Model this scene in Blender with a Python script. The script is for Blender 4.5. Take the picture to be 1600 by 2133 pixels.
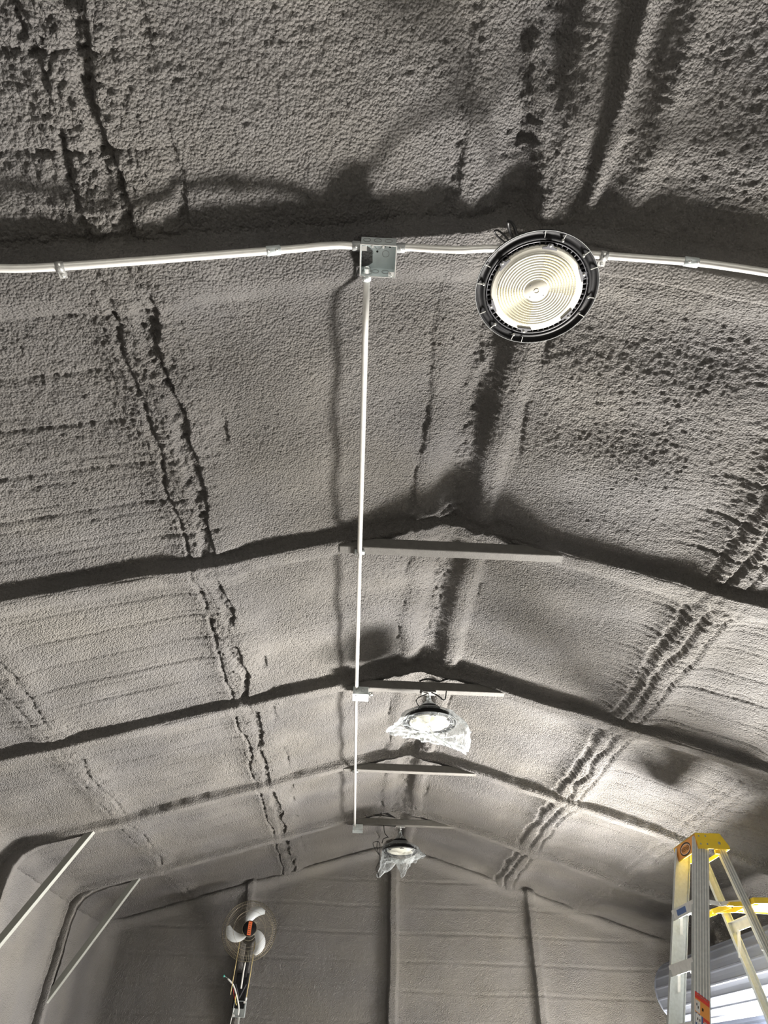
import bpy, math, random
import numpy as np
from mathutils import Vector, Matrix

PI = math.pi
scn = bpy.context.scene
for o in list(bpy.data.objects):
    bpy.data.objects.remove(o)

# ---------------------------------------------------------------- camera, world, lights, exposure
PIT, YAW, ROL, FPX = 0.7303, 0.0196, 0.0321, 1333.88
CAM = Vector((0, 0, 1.6))
fw = Vector((math.sin(YAW)*math.cos(PIT), math.cos(YAW)*math.cos(PIT), math.sin(PIT)))
rt = Vector((math.cos(YAW), -math.sin(YAW), 0))
upv = rt.cross(fw)
cr = rt*math.cos(ROL) + upv*math.sin(ROL)
cu = -rt*math.sin(ROL) + upv*math.cos(ROL)
cam_d = bpy.data.cameras.new('camera')
cam_d.sensor_fit = 'AUTO'
cam_d.sensor_width = 36.0
cam_d.lens = 36.0*FPX/2133.0
cam_d.clip_start = 0.02
cam = bpy.data.objects.new('camera', cam_d)
scn.collection.objects.link(cam)
m3 = Matrix((cr, cu, -fw)).transposed()
cam.matrix_world = Matrix.Translation(CAM) @ m3.to_4x4()
scn.camera = cam

world = bpy.data.worlds.new('world')
scn.world = world
world.use_nodes = True
wn = world.node_tree.nodes
wn['Background'].inputs[0].default_value = (0.62, 0.74, 1.0, 1)
wn['Background'].inputs[1].default_value = 3.0

sun_d = bpy.data.lights.new('sun', 'SUN')
sun_d.energy = 6.0
sun_d.angle = 0.009
sun_d.color = (1.0, 0.93, 0.82)
sun = bpy.data.objects.new('sun', sun_d)
scn.collection.objects.link(sun)
sd = Vector((-0.80, -0.25, -0.78)).normalized()      # the way the sunlight travels, in through the side door
sun.rotation_euler = sd.to_track_quat('-Z', 'Y').to_euler()

def area(name, loc, aim, sx, sy, power, col):
    d = bpy.data.lights.new(name, 'AREA')
    d.shape = 'RECTANGLE'; d.size = sx; d.size_y = sy
    d.energy = power; d.color = col
    o = bpy.data.objects.new(name, d)
    scn.collection.objects.link(o)
    o.location = loc
    o.rotation_euler = Vector(aim).normalized().to_track_quat('-Z', 'Z').to_euler()
    return o
# daylight that comes in through the open side door (sunlit yard outside)
area('door_daylight', (3.80, 6.95, 0.60), (-0.20, -0.96, -0.16), 1.2, 1.1, 3500, (1.0, 0.96, 0.91))
area('door_daylight', (3.80, 6.8, 0.50), (-0.9, 0.15, 0.10), 1.5, 0.9, 330, (1.0, 0.96, 0.91))
area('front_fill', (0.4, -2.9, 1.4), (0, 1, 0.1), 4.5, 2.4, 10, (1.0, 0.95, 0.88))  # weak fill lamp added behind the camera, inside the closed front wall

vs = scn.view_settings
vs.view_transform = 'Standard'
vs.look = 'None'
vs.exposure = 0.15
vs.gamma = 1.0
vs.use_curve_mapping = False
scn.cycles.max_bounces = 6
scn.cycles.diffuse_bounces = 3
scn.cycles.adaptive_threshold = 0.035
scn.cycles.transparent_max_bounces = 16
scn.cycles.use_denoising = True
scn.cycles.sample_clamp_indirect = 4.0

# ---------------------------------------------------------------- materials
def mat(name, col, rough=0.6, metal=0.0, spec=0.5, noise=0.0, nscale=20.0, bump=0.0, bscale=200.0, bdist=0.002):
    m = bpy.data.materials.new(name)
    m.use_nodes = True
    nt = m.node_tree; N = nt.nodes; L = nt.links
    b = N['Principled BSDF']
    b.inputs['Base Color'].default_value = (*col, 1)
    b.inputs['Roughness'].default_value = rough
    b.inputs['Metallic'].default_value = metal
    b.inputs['Specular IOR Level'].default_value = spec
    tc = N.new('ShaderNodeTexCoord')
    if noise > 0:
        n = N.new('ShaderNodeTexNoise'); n.inputs['Scale'].default_value = nscale; n.inputs['Detail'].default_value = 4
        L.new(tc.outputs['Object'], n.inputs['Vector'])
        r = N.new('ShaderNodeMapRange')
        r.inputs[1].default_value = 0.3; r.inputs[2].default_value = 0.7
        r.inputs[3].default_value = 1-noise; r.inputs[4].default_value = 1+noise
        L.new(n.outputs[0], r.inputs[0])
        v = N.new('ShaderNodeVectorMath'); v.operation = 'SCALE'
        v.inputs[0].default_value = col
        L.new(r.outputs[0], v.inputs['Scale'])
        L.new(v.outputs[0], b.inputs['Base Color'])
    if bump > 0:
        n = N.new('ShaderNodeTexNoise'); n.inputs['Scale'].default_value = bscale; n.inputs['Detail'].default_value = 3
        L.new(tc.outputs['Object'], n.inputs['Vector'])
        bp = N.new('ShaderNodeBump'); bp.inputs['Strength'].default_value = bump; bp.inputs['Distance'].default_value = bdist
        L.new(n.outputs[0], bp.inputs['Height'])
        L.new(bp.outputs[0], b.inputs['Normal'])
    return m

def foam_mat(name, col, bump=1.0, dist=0.014):
    m = bpy.data.materials.new(name); m.use_nodes = True
    nt = m.node_tree; N = nt.nodes; L = nt.links
    b = N['Principled BSDF']; b.inputs['Roughness'].default_value = 0.85; b.inputs['Specular IOR Level'].default_value = 0.25
    g = N.new('ShaderNodeNewGeometry')
    # colour: broad faint mottling of overspray
    n = N.new('ShaderNodeTexNoise'); n.inputs['Scale'].default_value = 1.6; n.inputs['Detail'].default_value = 5
    L.new(g.outputs['Position'], n.inputs['Vector'])
    cr_ = N.new('ShaderNodeValToRGB')
    cr_.color_ramp.elements[0].position = 0.35; cr_.color_ramp.elements[1].position = 0.68
    cr_.color_ramp.elements[0].color = (col[0]*0.93, col[1]*0.94, col[2]*0.98, 1)
    cr_.color_ramp.elements[1].color = (col[0]*1.06, col[1]*1.05, col[2]*1.02, 1)
    L.new(n.outputs[0], cr_.inputs[0]); L.new(cr_.outputs[0], b.inputs['Base Color'])
    # stipple: rounded droplets at two sizes
    v = N.new('ShaderNodeTexVoronoi'); v.feature = 'F1'; v.inputs['Scale'].default_value = 110
    n2 = N.new('ShaderNodeTexNoise'); n2.inputs['Scale'].default_value = 140; n2.inputs['Detail'].default_value = 4; n2.inputs['Roughness'].default_value = 0.6
    n3 = N.new('ShaderNodeTexNoise'); n3.inputs['Scale'].default_value = 3.0; n3.inputs['Detail'].default_value = 2
    for q in (v, n2, n3): L.new(g.outputs['Position'], q.inputs['Vector'])
    mr = N.new('ShaderNodeMapRange'); mr.inputs[1].default_value = 0.35; mr.inputs[2].default_value = 0.65
    mr.inputs[3].default_value = 0.6; mr.inputs[4].default_value = 1.15
    L.new(n3.outputs[0], mr.inputs[0])
    inv = N.new('ShaderNodeMath'); inv.operation = 'MULTIPLY_ADD'; inv.inputs[1].default_value = -0.9; inv.inputs[2].default_value = 0.5
    L.new(v.outputs['Distance'], inv.inputs[0])
    ad = N.new('ShaderNodeMath'); ad.operation = 'ADD'
    L.new(inv.outputs[0], ad.inputs[0]); L.new(n2.outputs[0], ad.inputs[1])
    mu = N.new('ShaderNodeMath'); mu.operation = 'MULTIPLY'
    L.new(ad.outputs[0], mu.inputs[0]); L.new(mr.outputs[0], mu.inputs[1])
    bp = N.new('ShaderNodeBump'); bp.inputs['Strength'].default_value = bump; bp.inputs['Distance'].default_value = dist
    L.new(mu.outputs[0], bp.inputs['Height']); L.new(bp.outputs[0], b.inputs['Normal'])
    return m

FOAMC = (0.130, 0.1235, 0.115)
M = dict(
    foam=foam_mat('foam', FOAMC),
    foam_wall=foam_mat('foam_wall', FOAMC, 0.9, 0.009),
    overspray=mat('overspray', (0.115, 0.11, 0.10), 0.8, noise=0.12, nscale=30, bump=0.7, bscale=160, bdist=0.003),
    brace=mat('brace_paint', (0.20, 0.205, 0.185), 0.55, noise=0.06, nscale=12),
    emt=mat('conduit_steel', (0.78, 0.77, 0.73), 0.42, 0.45, noise=0.05, nscale=40),
    galv=mat('galvanised', (0.60, 0.65, 0.65), 0.38, 0.25, noise=0.12, nscale=25),
    galvd=mat('galvanised_dull', (0.36, 0.37, 0.37), 0.5, 0.5, noise=0.1, nscale=60),
    zinc=mat('zinc_bright', (0.85, 0.86, 0.84), 0.25, 0.8),
    hole=mat('dark_hole', (0.01, 0.01, 0.01), 0.9),
    black=mat('black_plastic', (0.006, 0.006, 0.007), 0.5, 0.0, 0.2, noise=0.05),
    fin=mat('fin_grey', (0.09, 0.09, 0.10), 0.5),
    ledw=mat('lens_polycarbonate', (0.76, 0.74, 0.65), 0.35, noise=0.02),
    led=mat('led_phosphor', (0.85, 0.70, 0.36), 0.5),
    hub=mat('lens_hub', (0.74, 0.71, 0.61), 0.4),
    cable=mat('black_cable', (0.01, 0.01, 0.01), 0.5),
    white=mat('white_plastic', (0.80, 0.80, 0.76), 0.3),
    alu=mat('aluminium', (0.80, 0.81, 0.79), 0.38, 0.2, noise=0.08, nscale=30),
    alud=mat('aluminium_web', (0.48, 0.51, 0.51), 0.42, 0.2, noise=0.1, nscale=60),
    yellow=mat('yellow_plastic', (0.97, 0.69, 0.05), 0.45, noise=0.04),
    orange=mat('orange_print', (0.75, 0.16, 0.05), 0.6),
    orange2=mat('amber_print', (0.80, 0.34, 0.08), 0.6),
    redp=mat('red_print', (0.70, 0.06, 0.04), 0.6),
    bluep=mat('blue_print', (0.08, 0.14, 0.32), 0.6),
    tealp=mat('teal_print', (0.25, 0.5, 0.5), 0.6),
    whitep=mat('white_print', (0.8, 0.8, 0.78), 0.6),
    blackp=mat('black_print', (0.02, 0.015, 0.01), 0.6),
    door=mat('door_steel', (0.29, 0.32, 0.39), 0.45, 0.1, noise=0.05, nscale=5),
    fan_blade=mat('fan_blade', (0.80, 0.84, 0.86), 0.25),
    guard=mat('guard_wire', (0.45, 0.40, 0.30), 0.35, 0.7),
    cord=mat('pull_cord', (0.62, 0.50, 0.24), 0.6),
    wire_r=mat('red_wire', (0.55, 0.04, 0.03), 0.5),
    wire_g=mat('green_cap', (0.10, 0.42, 0.36), 0.5),
    wire_y=mat('yellow_wire', (0.75, 0.65, 0.2), 0.5),
    concrete=mat('concrete', (0.24, 0.23, 0.21), 0.8, noise=0.12, nscale=1.5, bump=0.3, bscale=40),
    ground=mat('gravel_ground', (0.52, 0.47, 0.39), 0.9, noise=0.2, nscale=3, bump=0.6, bscale=30, bdist=0.02),
    steel_wall=mat('sheet_steel', (0.5, 0.5, 0.48), 0.5, 0.2),
)

def bag_mat():
    m = bpy.data.materials.new('clear_film'); m.use_nodes = True
    nt = m.node_tree; N = nt.nodes; L = nt.links
    out = N['Material Output']; b = N['Principled BSDF']
    b.inputs['Base Color'].default_value = (0.66, 0.69, 0.70, 1); b.inputs['Roughness'].default_value = 0.22
    tr = N.new('ShaderNodeBsdfTransparent'); tr.inputs[0].default_value = (0.97, 0.98, 0.98, 1)
    tl = N.new('ShaderNodeBsdfTranslucent'); tl.inputs[0].default_value = (0.6, 0.63, 0.64, 1)
    mx0 = N.new('ShaderNodeMixShader'); mx0.inputs[0].default_value = 0.45
    mx = N.new('ShaderNodeMixShader')
    tc = N.new('ShaderNodeTexCoord')
    n = N.new('ShaderNodeTexNoise'); n.inputs['Scale'].default_value = 16; n.inputs['Detail'].default_value = 5
    n.inputs['Distortion'].default_value = 1.2
    L.new(tc.outputs['Object'], n.inputs['Vector'])
    bp = N.new('ShaderNodeBump'); bp.inputs['Strength'].default_value = 0.9; bp.inputs['Distance'].default_value = 0.02
    L.new(n.outputs[0], bp.inputs['Height'])
    for q in (b, tl): L.new(bp.outputs[0], q.inputs['Normal'])
    lw = N.new('ShaderNodeLayerWeight'); lw.inputs[0].default_value = 0.35
    L.new(bp.outputs[0], lw.inputs['Normal'])
    mr = N.new('ShaderNodeMapRange'); mr.inputs[1].default_value = 0.05; mr.inputs[2].default_value = 0.8
    mr.inputs[3].default_value = 0.13; mr.inputs[4].default_value = 0.66
    L.new(lw.outputs['Facing'], mr.inputs[0])
    L.new(b.outputs[0], mx0.inputs[1]); L.new(tl.outputs[0], mx0.inputs[2])
    L.new(mr.outputs[0], mx.inputs[0]); L.new(tr.outputs[0], mx.inputs[1]); L.new(mx0.outputs[0], mx.inputs[2])
    L.new(mx.outputs[0], out.inputs[0])
    return m
M['film'] = bag_mat()

# ---------------------------------------------------------------- mesh helpers
class MB:
    def __init__(s): s.v = []; s.f = []; s.sm = []
    def add(s, vs_, fs, smooth=False):
        b = len(s.v); s.v += [tuple(p) for p in vs_]
        for f in fs: s.f.append(tuple(b+i for i in f)); s.sm.append(smooth)
        return s
    def box(s, c, size, R=None):
        x, y, z = (q/2 for q in size); pts = []
        for a in (-x, x):
            for b in (-y, y):
                for d in (-z, z):
                    p = Vector((a, b, d))
                    if R is not None: p = R @ p
                    pts.append(p + Vector(c))
        return s.add(pts, [(0, 1, 3, 2), (4, 6, 7, 5), (0, 4, 5, 1), (2, 3, 7, 6), (0, 2, 6, 4), (1, 5, 7, 3)])
    def bar(s, a, b, w, h, side=None):
        """square-section bar from a to b; w across 'side', h across the other"""
        a = Vector(a); b = Vector(b); t = (b-a).normalized()
        u = Vector(side) if side is not None else (Vector((0, 1, 0)) if abs(t.y) < 0.9 else Vector((1, 0, 0)))
        u = (u - t*u.dot(t)).normalized(); n = t.cross(u)
        ring = [(-w/2, -h/2), (w/2, -h/2), (w/2, h/2), (-w/2, h/2)]
        pts = [p + u*x + n*y for p in (a, b) for x, y in ring]
        return s.add(pts, [(3, 2, 1, 0), (4, 5, 6, 7), (0, 1, 5, 4), (1, 2, 6, 5), (2, 3, 7, 6), (3, 0, 4, 7)])
    def tube(s, path, r, n=12, cap=True):
        P = [Vector(p) for p in path]; K = len(P); rs = r if isinstance(r, (list, tuple)) else [r]*K
        t0 = (P[1]-P[0]).normalized()
        u = Vector((0, 0, 1)) if abs(t0.z) < 0.9 else Vector((1, 0, 0)); pts = []
        for i, p in enumerate(P):
            t = ((P[min(i+1, K-1)]-p).normalized() + (p-P[max(i-1, 0)]).normalized()).normalized()
            u = (u - t*u.dot(t)).normalized(); w = t.cross(u)
            pts += [p + (u*math.cos(2*PI*k/n) + w*math.sin(2*PI*k/n))*rs[i] for k in range(n)]
        fs = [(i*n+k, i*n+(k+1) % n, (i+1)*n+(k+1) % n, (i+1)*n+k) for i in range(K-1) for k in range(n)]
        if cap: fs += [tuple(range(n-1, -1, -1)), tuple((K-1)*n+k for k in range(n))]
        return s.add(pts, fs, True)
    def lathe(s, prof, c=(0, 0, 0), n=48, R=None, closed=False):
        """prof: (radius, z) pairs round the z axis"""
        pts = []; c = Vector(c)
        for r, z in prof:
            for k in range(n):
                p = Vector((r*math.cos(2*PI*k/n), r*math.sin(2*PI*k/n), z))
                if R is not None: p = R @ p
                pts.append(p + c)
        K = len(prof); fs = []
        for i in range(K if closed else K-1):
            j = (i+1) % K
            fs += [(i*n+k, i*n+(k+1) % n, j*n+(k+1) % n, j*n+k) for k in range(n)]
        return s.add(pts, fs, True)
    def prism(s, poly, d, O, X, Y):
        """flat polygon extruded by d along X x Y"""
        O = Vector(O); X = Vector(X).normalized(); Y = Vector(Y).normalized(); Z = X.cross(Y); n = len(poly)
        pts = [O + X*a + Y*b for a, b in poly] + [O + X*a + Y*b + Z*d for a, b in poly]
        return s.add(pts, [tuple(range(n-1, -1, -1)), tuple(range(n, 2*n))] + [(i, (i+1) % n, n+(i+1) % n, n+i) for i in range(n)])
    def build(s, name, material, parent=None, bevel=0.0):
        me = bpy.data.meshes.new(name); me.from_pydata(s.v, [], s.f); me.validate()
        if len(me.polygons) == len(s.sm): me.polygons.foreach_set('use_smooth', s.sm)
        me.materials.append(material); me.update()
        o = bpy.data.objects.new(name, me); scn.collection.objects.link(o)
        if parent is not None:
            o.parent = parent
            o.matrix_parent_inverse = Matrix.Identity(4)
        if bevel > 0:
            b = o.modifiers.new('bevel', 'BEVEL'); b.width = bevel; b.segments = 2; b.limit_method = 'ANGLE'
        return o

def tag(o, label=None, cat=None, group=None, kind=None):
    if label: o['label'] = label
    if cat: o['category'] = cat
    if group: o['group'] = group
    if kind: o['kind'] = kind
    return o
def empty(name, loc, label, cat, group=None, rz=0):
    o = bpy.data.objects.new(name, None); scn.collection.objects.link(o)
    o.location = loc; o.rotation_euler = (0, 0, rz); o.empty_display_size = 0.1
    return tag(o, label, cat, group)
def wmb(root):
    """mesh written in world coordinates, hung under a root that stands at root.location"""
    return MB()
def wbuild(mb, name, m, root, bevel=0.0):
    ox, oy, oz = root.location
    while root.parent is not None:
        root_p = root.parent; ox += root_p.location[0]; oy += root_p.location[1]; oz += root_p.location[2]
        if root_p.parent is None: break
    mb.v = [(x-ox, y-oy, z-oz) for x, y, z in mb.v]
    return mb.build(name, m, root, bevel)
def circ(c, r, n, z=0.0): return [(c[0]+r*math.cos(2*PI*k/n), c[1]+r*math.sin(2*PI*k/n)) for k in range(n)]

# ---------------------------------------------------------------- lattice noise
_rng = np.random.default_rng(7)
_T = _rng.random((512, 512)).astype(np.float32)
def vn(x, y, s, seed=0):
    a = x/s + seed*17.31; b = y/s + seed*9.77
    i = np.floor(a).astype(np.int32); j = np.floor(b).astype(np.int32)
    u = a-i; v = b-j; u = u*u*(3-2*u); v = v*v*(3-2*v)
    i &= 511; j &= 511; i1 = (i+1) & 511; j1 = (j+1) & 511
    return (_T[i, j]*(1-u)*(1-v) + _T[i1, j]*u*(1-v) + _T[i, j1]*(1-u)*v + _T[i1, j1]*u*v)*2-1
def fbm(x, y, s, o=3, seed=0):
    r = 0; a = 1.0; t = 0
    for k in range(o): r = r + a*vn(x, y, s/(2**k), seed+k*3); t += a; a *= 0.5
    return r/t
def billow(x, y, s, seed=0):
    return np.abs(vn(x, y, s, seed) + 0.5*vn(x, y, s*0.5, seed+5))*1.7
def sst(a, b, t):
    t = np.clip((t-a)/(b-a), 0, 1); return t*t*(3-2*t)

def grid_obj(name, U, V, fn, m, parent=None, flip=False):
    """U, V: 1-D arrays; fn(UU, VV) -> X, Y, Z arrays"""
    UU, VV = np.meshgrid(U, V, indexing='ij')
    X, Y, Z = fn(UU, VV)
    nu, nv = len(U), len(V)
    co = np.stack([X, Y, Z], -1).reshape(-1, 3).astype(np.float32)
    idx = np.arange(nu*nv).reshape(nu, nv)
    q = np.stack([idx[:-1, :-1], idx[1:, :-1], idx[1:, 1:], idx[:-1, 1:]], -1).reshape(-1, 4).astype(np.int32)
    if flip: q = q[:, ::-1].copy()
    me = bpy.data.meshes.new(name)
    me.vertices.add(len(co)); me.vertices.foreach_set('co', co.ravel())
    me.loops.add(q.size); me.loops.foreach_set('vertex_index', q.ravel())
    me.polygons.add(len(q)); me.polygons.foreach_set('loop_start', np.arange(0, q.size, 4, dtype=np.int32))
    me.polygons.foreach_set('use_smooth', np.ones(len(q), bool))
    me.materials.append(m); me.update(calc_edges=True)
    o = bpy.data.objects.new(name, me); scn.collection.objects.link(o)
    if parent is not None: o.parent = parent
    return o
def spans(*seg):
    out = []
    for a, b, st in seg: out.append(np.arange(a, b-1e-9, st))
    return np.concatenate(out + [np.array([seg[-1][1]])])

# ---------------------------------------------------------------- the shell
XR, H, SL, W = 0.389, 3.795, 0.294, 3.117            # ridge x, height of the frames' underside at the ridge, slope, half width
FY = [1.021 + 1.524*k for k in range(5)]             # the five frames in view
FRONT, BACK = -3.0, 8.52
XL, XW = XR-W-0.03, XR+W+0.03
EAVE = H + 0.06 - SL*W
DY0, DY1, DZ = 5.0, 7.72, 2.12                       # the side door's opening

def ceiling_fn(x, y):
    d = np.sqrt((x-XR)**2 + 0.03**2)
    z = H + 0.062 - SL*d
    wob = 0.012*vn(x, y, 0.35, 3) + 0.006*vn(x, y, 0.08, 4)
    dn = np.zeros_like(x)                              # thickness pushed down into the room
    for k, yf in enumerate([-2.027, -0.503] + FY):
        ty = y - yf + wob*0.7
        t = np.abs(ty)
        wid = 0.060 if k == 2 else 0.046
        core = np.where(ty < 0, 1 - sst(wid, wid+0.030, t), 1 - sst(wid*0.6, wid+0.10, t))
        amp = ((0.080-0.030*sst(XR-0.15, XR+0.15, x)) if k == 2 else 0.074)*(1+0.12*vn(x, y, 0.5, 11))
        dn = np.maximum(dn, core*amp)
        dn = dn + (1-core)*0.022*np.exp(-(t/np.where(ty < 0, 0.09, 0.16))**2)*(1+0.5*vn(x, y, 0.3, 12))
        if k >= 2:    # foam packed in round the ridge joint of each frame
            dn = dn + (0.008 if k == 2 else 0.03)*np.exp(-((x-XR-0.03)/0.22)**2 - ((y-yf+0.10)/0.11)**2)*(0.8+0.6*billow(x, y, 0.06, 30))
    fd = np.min([np.abs(y-yf) for yf in FY + [-0.503, -2.027]], axis=0)   # distance to the nearest frame
    off = sst(0.05, 0.12, fd)
    # channels that run the length of the building, each sprayed over as one or two ragged strips
    rag = vn(x, y, 0.045, 150) + 0.6*vn(x, y, 0.02, 151)
    def groove(c, hw, dep, seed, gaps=-0.6, rg=1.0):
        w1 = 0.022*vn(x*0+c, y, 0.24, seed) + 0.007*rag*rg
        t = np.abs(x - c + w1) - hw*(1+0.5*rg*vn(x*0+c, y, 0.15, seed+2))
        on = sst(gaps, gaps+0.35, vn(x*0+c, y, 0.17, seed+4))
        return -dep*on*(1-sst(-0.008, 0.010, t))*(0.75+0.35*rag*rg)
    def swell(c, hw, amp, seed):
        w1 = 0.02*vn(x*0+c, y, 0.35, seed)
        return amp*(0.8+0.3*vn(x*0+c, y, 0.3, seed+1))*np.exp(-(np.abs(x-c+w1)/hw)**3)
    hat = 0
    # left: a smooth swell with a wide ragged groove, a strip and a narrow crack
    hat = hat + swell(XR-1.17, 0.15, 0.040, 20) + groove(XR-1.165, 0.024, 0.042, 24, -0.9) + groove(XR-1.265, 0.008, 0.026, 28, -0.9) + groove(XR-1.02, 0.014, 0.020, 32, 0.0)
    hat = hat + swell(XR-2.31, 0.11, 0.030, 34) + groove(XR-2.28, 0.010, 0.018, 36, -0.5) + groove(XR-2.36, 0.006, 0.016, 38, -0.3)
    # right: the swell breaks into wavy ridges
    hat = hat + swell(XR+1.34, 0.15, 0.062, 40) + groove(XR+1.235, 0.016, 0.026, 44, -1.2, 0.45) + groove(XR+1.32, 0.015, 0.034, 46, -1.4, 0.3) + groove(XR+1.41, 0.012, 0.026, 48, -0.8, 0.4)
    hat = hat + swell(XR+2.22, 0.13, 0.044, 50) + groove(XR+2.17, 0.010, 0.020, 52, -0.8, 0.5) + groove(XR+2.25, 0.010, 0.018, 54, -0.6, 0.5)
    hat = hat - swell(XR+1.08, 0.13, 0.020*sst(-0.3, 0.5, vn(x*0, y, 0.5, 57)), 56)
    # ridge
    hat = hat + swell(XR-0.12, 0.06, 0.030, 60) + groove(XR-0.19, 0.012, 0.016, 62, -0.1) + swell(XR+0.16, 0.06, 0.042, 64) + 0.014*np.exp(-((x-XR-0.02)/0.05)**2)*rag + groove(XR+0.245, 0.010, 0.012, 66, 0.0)
    hat = hat - 0.016*np.exp(-((x-XR-0.05)/0.04)**2)
    # near the camera the right-hand ridge strips wander out and heap up
    near = 1-sst(0.75, 1.0, y)
    hat = hat + near*(0.05*np.exp(-((x-XR-0.10+0.25*(0.8-y))/0.035)**2) + 0.055*np.exp(-((x-XR-0.27)/0.03)**2)
                      + 0.030*np.exp(-((x-XR-0.40)/0.05)**2))
    dn = dn + hat*(0.25+0.75*off)
    # ribs of the roof sheets show through as shallow waves across the room
    outer = sst(0.9, 1.25, d)
    ph = (y + 0.02*vn(x, y, 0.6, 70))/0.229
    saw = np.abs(np.sin(PI*ph))
    fr = np.abs(ph - np.round(ph)); fr2 = np.abs(ph*2 + 0.5 - np.round(ph*2 + 0.5))
    crease = -0.011*np.exp(-(fr/0.045)**2)*(0.6+0.6*vn(x, y, 0.25, 72)) - 0.006*np.exp(-(fr2/0.09)**2)*(0.5+0.7*vn(x, y, 0.2, 73))
    dn = dn + off*(outer*(crease + 0.006*saw**0.6) + (1-outer)*0.009*np.sin(2*PI*(y+0.05*vn(x, y, 0.8, 71))/0.46))
    dn = dn + 0.012*fbm(x, y, 0.5, 3, 80)
    # popcorn lumps, rougher beside the channels and towards the left and the near right
    rough = 0.45 + 0.35*sst(-0.2, 0.6, fbm(x, y, 0.9, 2, 90))
    for c in (XR-1.20, XR+1.3, XR-2.3, XR+2.25):
        rough = rough + 0.9*np.exp(-((x-c)/0.12)**2)
    rough = rough + 0.6*np.exp(-((x+1.2)/0.7)**2)*(1-sst(1.6, 2.6, y))*(0.4+0.6*sst(0.8, 1.1, y)) + 0.25*sst(0.7, 1.2, x)*(1-sst(2.0, 3.0, y)) + 0.15*near
    rough = rough*(0.6+0.4*off)
    dn = dn + rough*(0.0034*billow(x, y, 0.024, 100) + 0.0032*billow(x, y, 0.0125, 110))
    # coved corners at the eaves and at the end wall
    dn = dn + 0.10*np.exp(-((W+0.03-d)/0.07)**2) + 0.07*np.exp(-((BACK-y)/0.08)**2)
    # the foam stops flat behind the open junction box
    m_ = (1-sst(0.065, 0.085, np.abs(x+0.026)))*(1-sst(0.060, 0.085, np.abs(y-1.011)))
    out = z-dn
    out = out*(1-m_) + np.maximum(out, 3.662)*m_
    return x, y, out

cx = spans((XL-0.02, -1.9, 0.014), (-1.9, -1.2, 0.010), (-1.2, 1.3, 0.0058), (1.3, 2.2, 0.010), (2.2, XW+0.02, 0.014))
cy = spans((FRONT, 0.0, 0.06), (0.0, 0.25, 0.012), (0.25, 2.3, 0.0058), (2.3, 4.2, 0.0085), (4.2, BACK+0.02, 0.013))
tag(grid_obj('ceiling', cx, cy, ceiling_fn, M['foam'], flip=True), 'dark grey spray-foam ceiling over the low gable roof', kind='structure')

def end_wall_fn(x, z):
    dn = 0.0
    def post(c, hw, amp, seed):
        w = 0.008*vn(z*0+c, z, 0.3, seed)+0.004*vn(x, z, 0.05, seed+1)
        t = np.abs(x-c+w)-hw
        return amp*(1-sst(-0.012, 0.022, t)) + 0.016*np.exp(-(np.maximum(t, 0)/0.07)**2)
    dn = post(XR+0.03, 0.045, 0.065, 201) + post(XR+1.62, 0.045, 0.055, 205) + post(XR-1.62, 0.035, 0.035, 209)
    ph = (z+0.010*vn(x, z, 0.5, 220))/0.262
    fr = np.abs(ph - np.round(ph))
    dn = dn - 0.0055*np.exp(-(fr/0.055)**2)*(0.7+0.5*vn(x, z, 0.5, 222)) + 0.0025*np.exp(-((fr-0.09)/0.05)**2) + 0.012*fbm(x, z, 0.45, 3, 221)
    d = np.sqrt((x-XR)**2+0.02)
    roofz = H+0.06-SL*d
    dn = dn + 0.06*np.exp(-((roofz-0.07-z)/0.06)**2) + 0.10*np.exp(-((x-XL)/0.09)**2) + 0.07*np.exp(-((XW-x)/0.08)**2)
    dn = dn + 0.0022*billow(x, z, 0.03, 230)
    return x, BACK - dn, z
grid = grid_obj('wall_back', spans((XL-0.02, XW+0.02, 0.012)), spans((0.0, 1.7, 0.1), (1.7, 3.9, 0.011)), end_wall_fn, M['foam_wall'])
tag(grid, 'foam-covered end wall with raised upright ribs', kind='structure')

def side_fn(x0, sgn):
    def f(y, z):
        dn = 0.010*fbm(y, z, 0.6, 3, 240) + 0.0016*billow(y, z, 0.03, 241)
        for yf in FY + [-0.503, -2.027]:
            t = np.abs(y-yf+0.006*vn(y, z, 0.2, 243))
            dn = dn + 0.035*(1-sst(0.03, 0.07, t)) + 0.02*np.exp(-(t/0.10)**2)
        dn = dn + 0.09*np.exp(-((BACK-y)/0.09)**2) + 0.07*np.exp(-((EAVE+0.03-z)/0.07)**2)
        dn = dn + 0.004*np.exp(-((z-2.55)/0.02)**2)
        return x0 + sgn*dn, y, z
    return f
tag(grid_obj('wall_left', spans((FRONT, 3.0, 0.1), (3.0, BACK+0.02, 0.013)), spans((0, 1.4, 0.1), (1.4, EAVE+0.1, 0.013)), side_fn(XL, 1), M['foam_wall']),
    'smooth foam-covered left side wall', kind='structure')
tag(grid_obj('wall_right', spans((FRONT, 3.0, 0.1), (3.0, BACK+0.02, 0.02)), spans((DZ, EAVE+0.1, 0.015)), side_fn(XW, -1), M['foam_wall'], flip=True),
    'foam-covered right side wall above the roll-up door', kind='structure')
b = MB(); b.box((XW+0.04, (FRONT+DY0)/2, DZ/2), (0.08, DY0-FRONT, DZ)); b.box((XW+0.04, (DY1+BACK)/2, DZ/2), (0.08, BACK-DY1, DZ))
tag(b.build('wall_right_lower', M['foam_wall']), 'foam-covered lower wall on both sides of the door opening', kind='structure')
b = MB(); b.box((XR, FRONT, 3.3), (2*W+0.2, 0.08, 1.4)); b.box((XL+0.5, FRONT, 1.3), (1.1, 0.08, 2.6)); b.box((XW-0.5, FRONT, 1.3), (1.1, 0.08, 2.6)); b.box((XR, FRONT, 1.3), (4.4, 0.06, 2.6))
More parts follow.
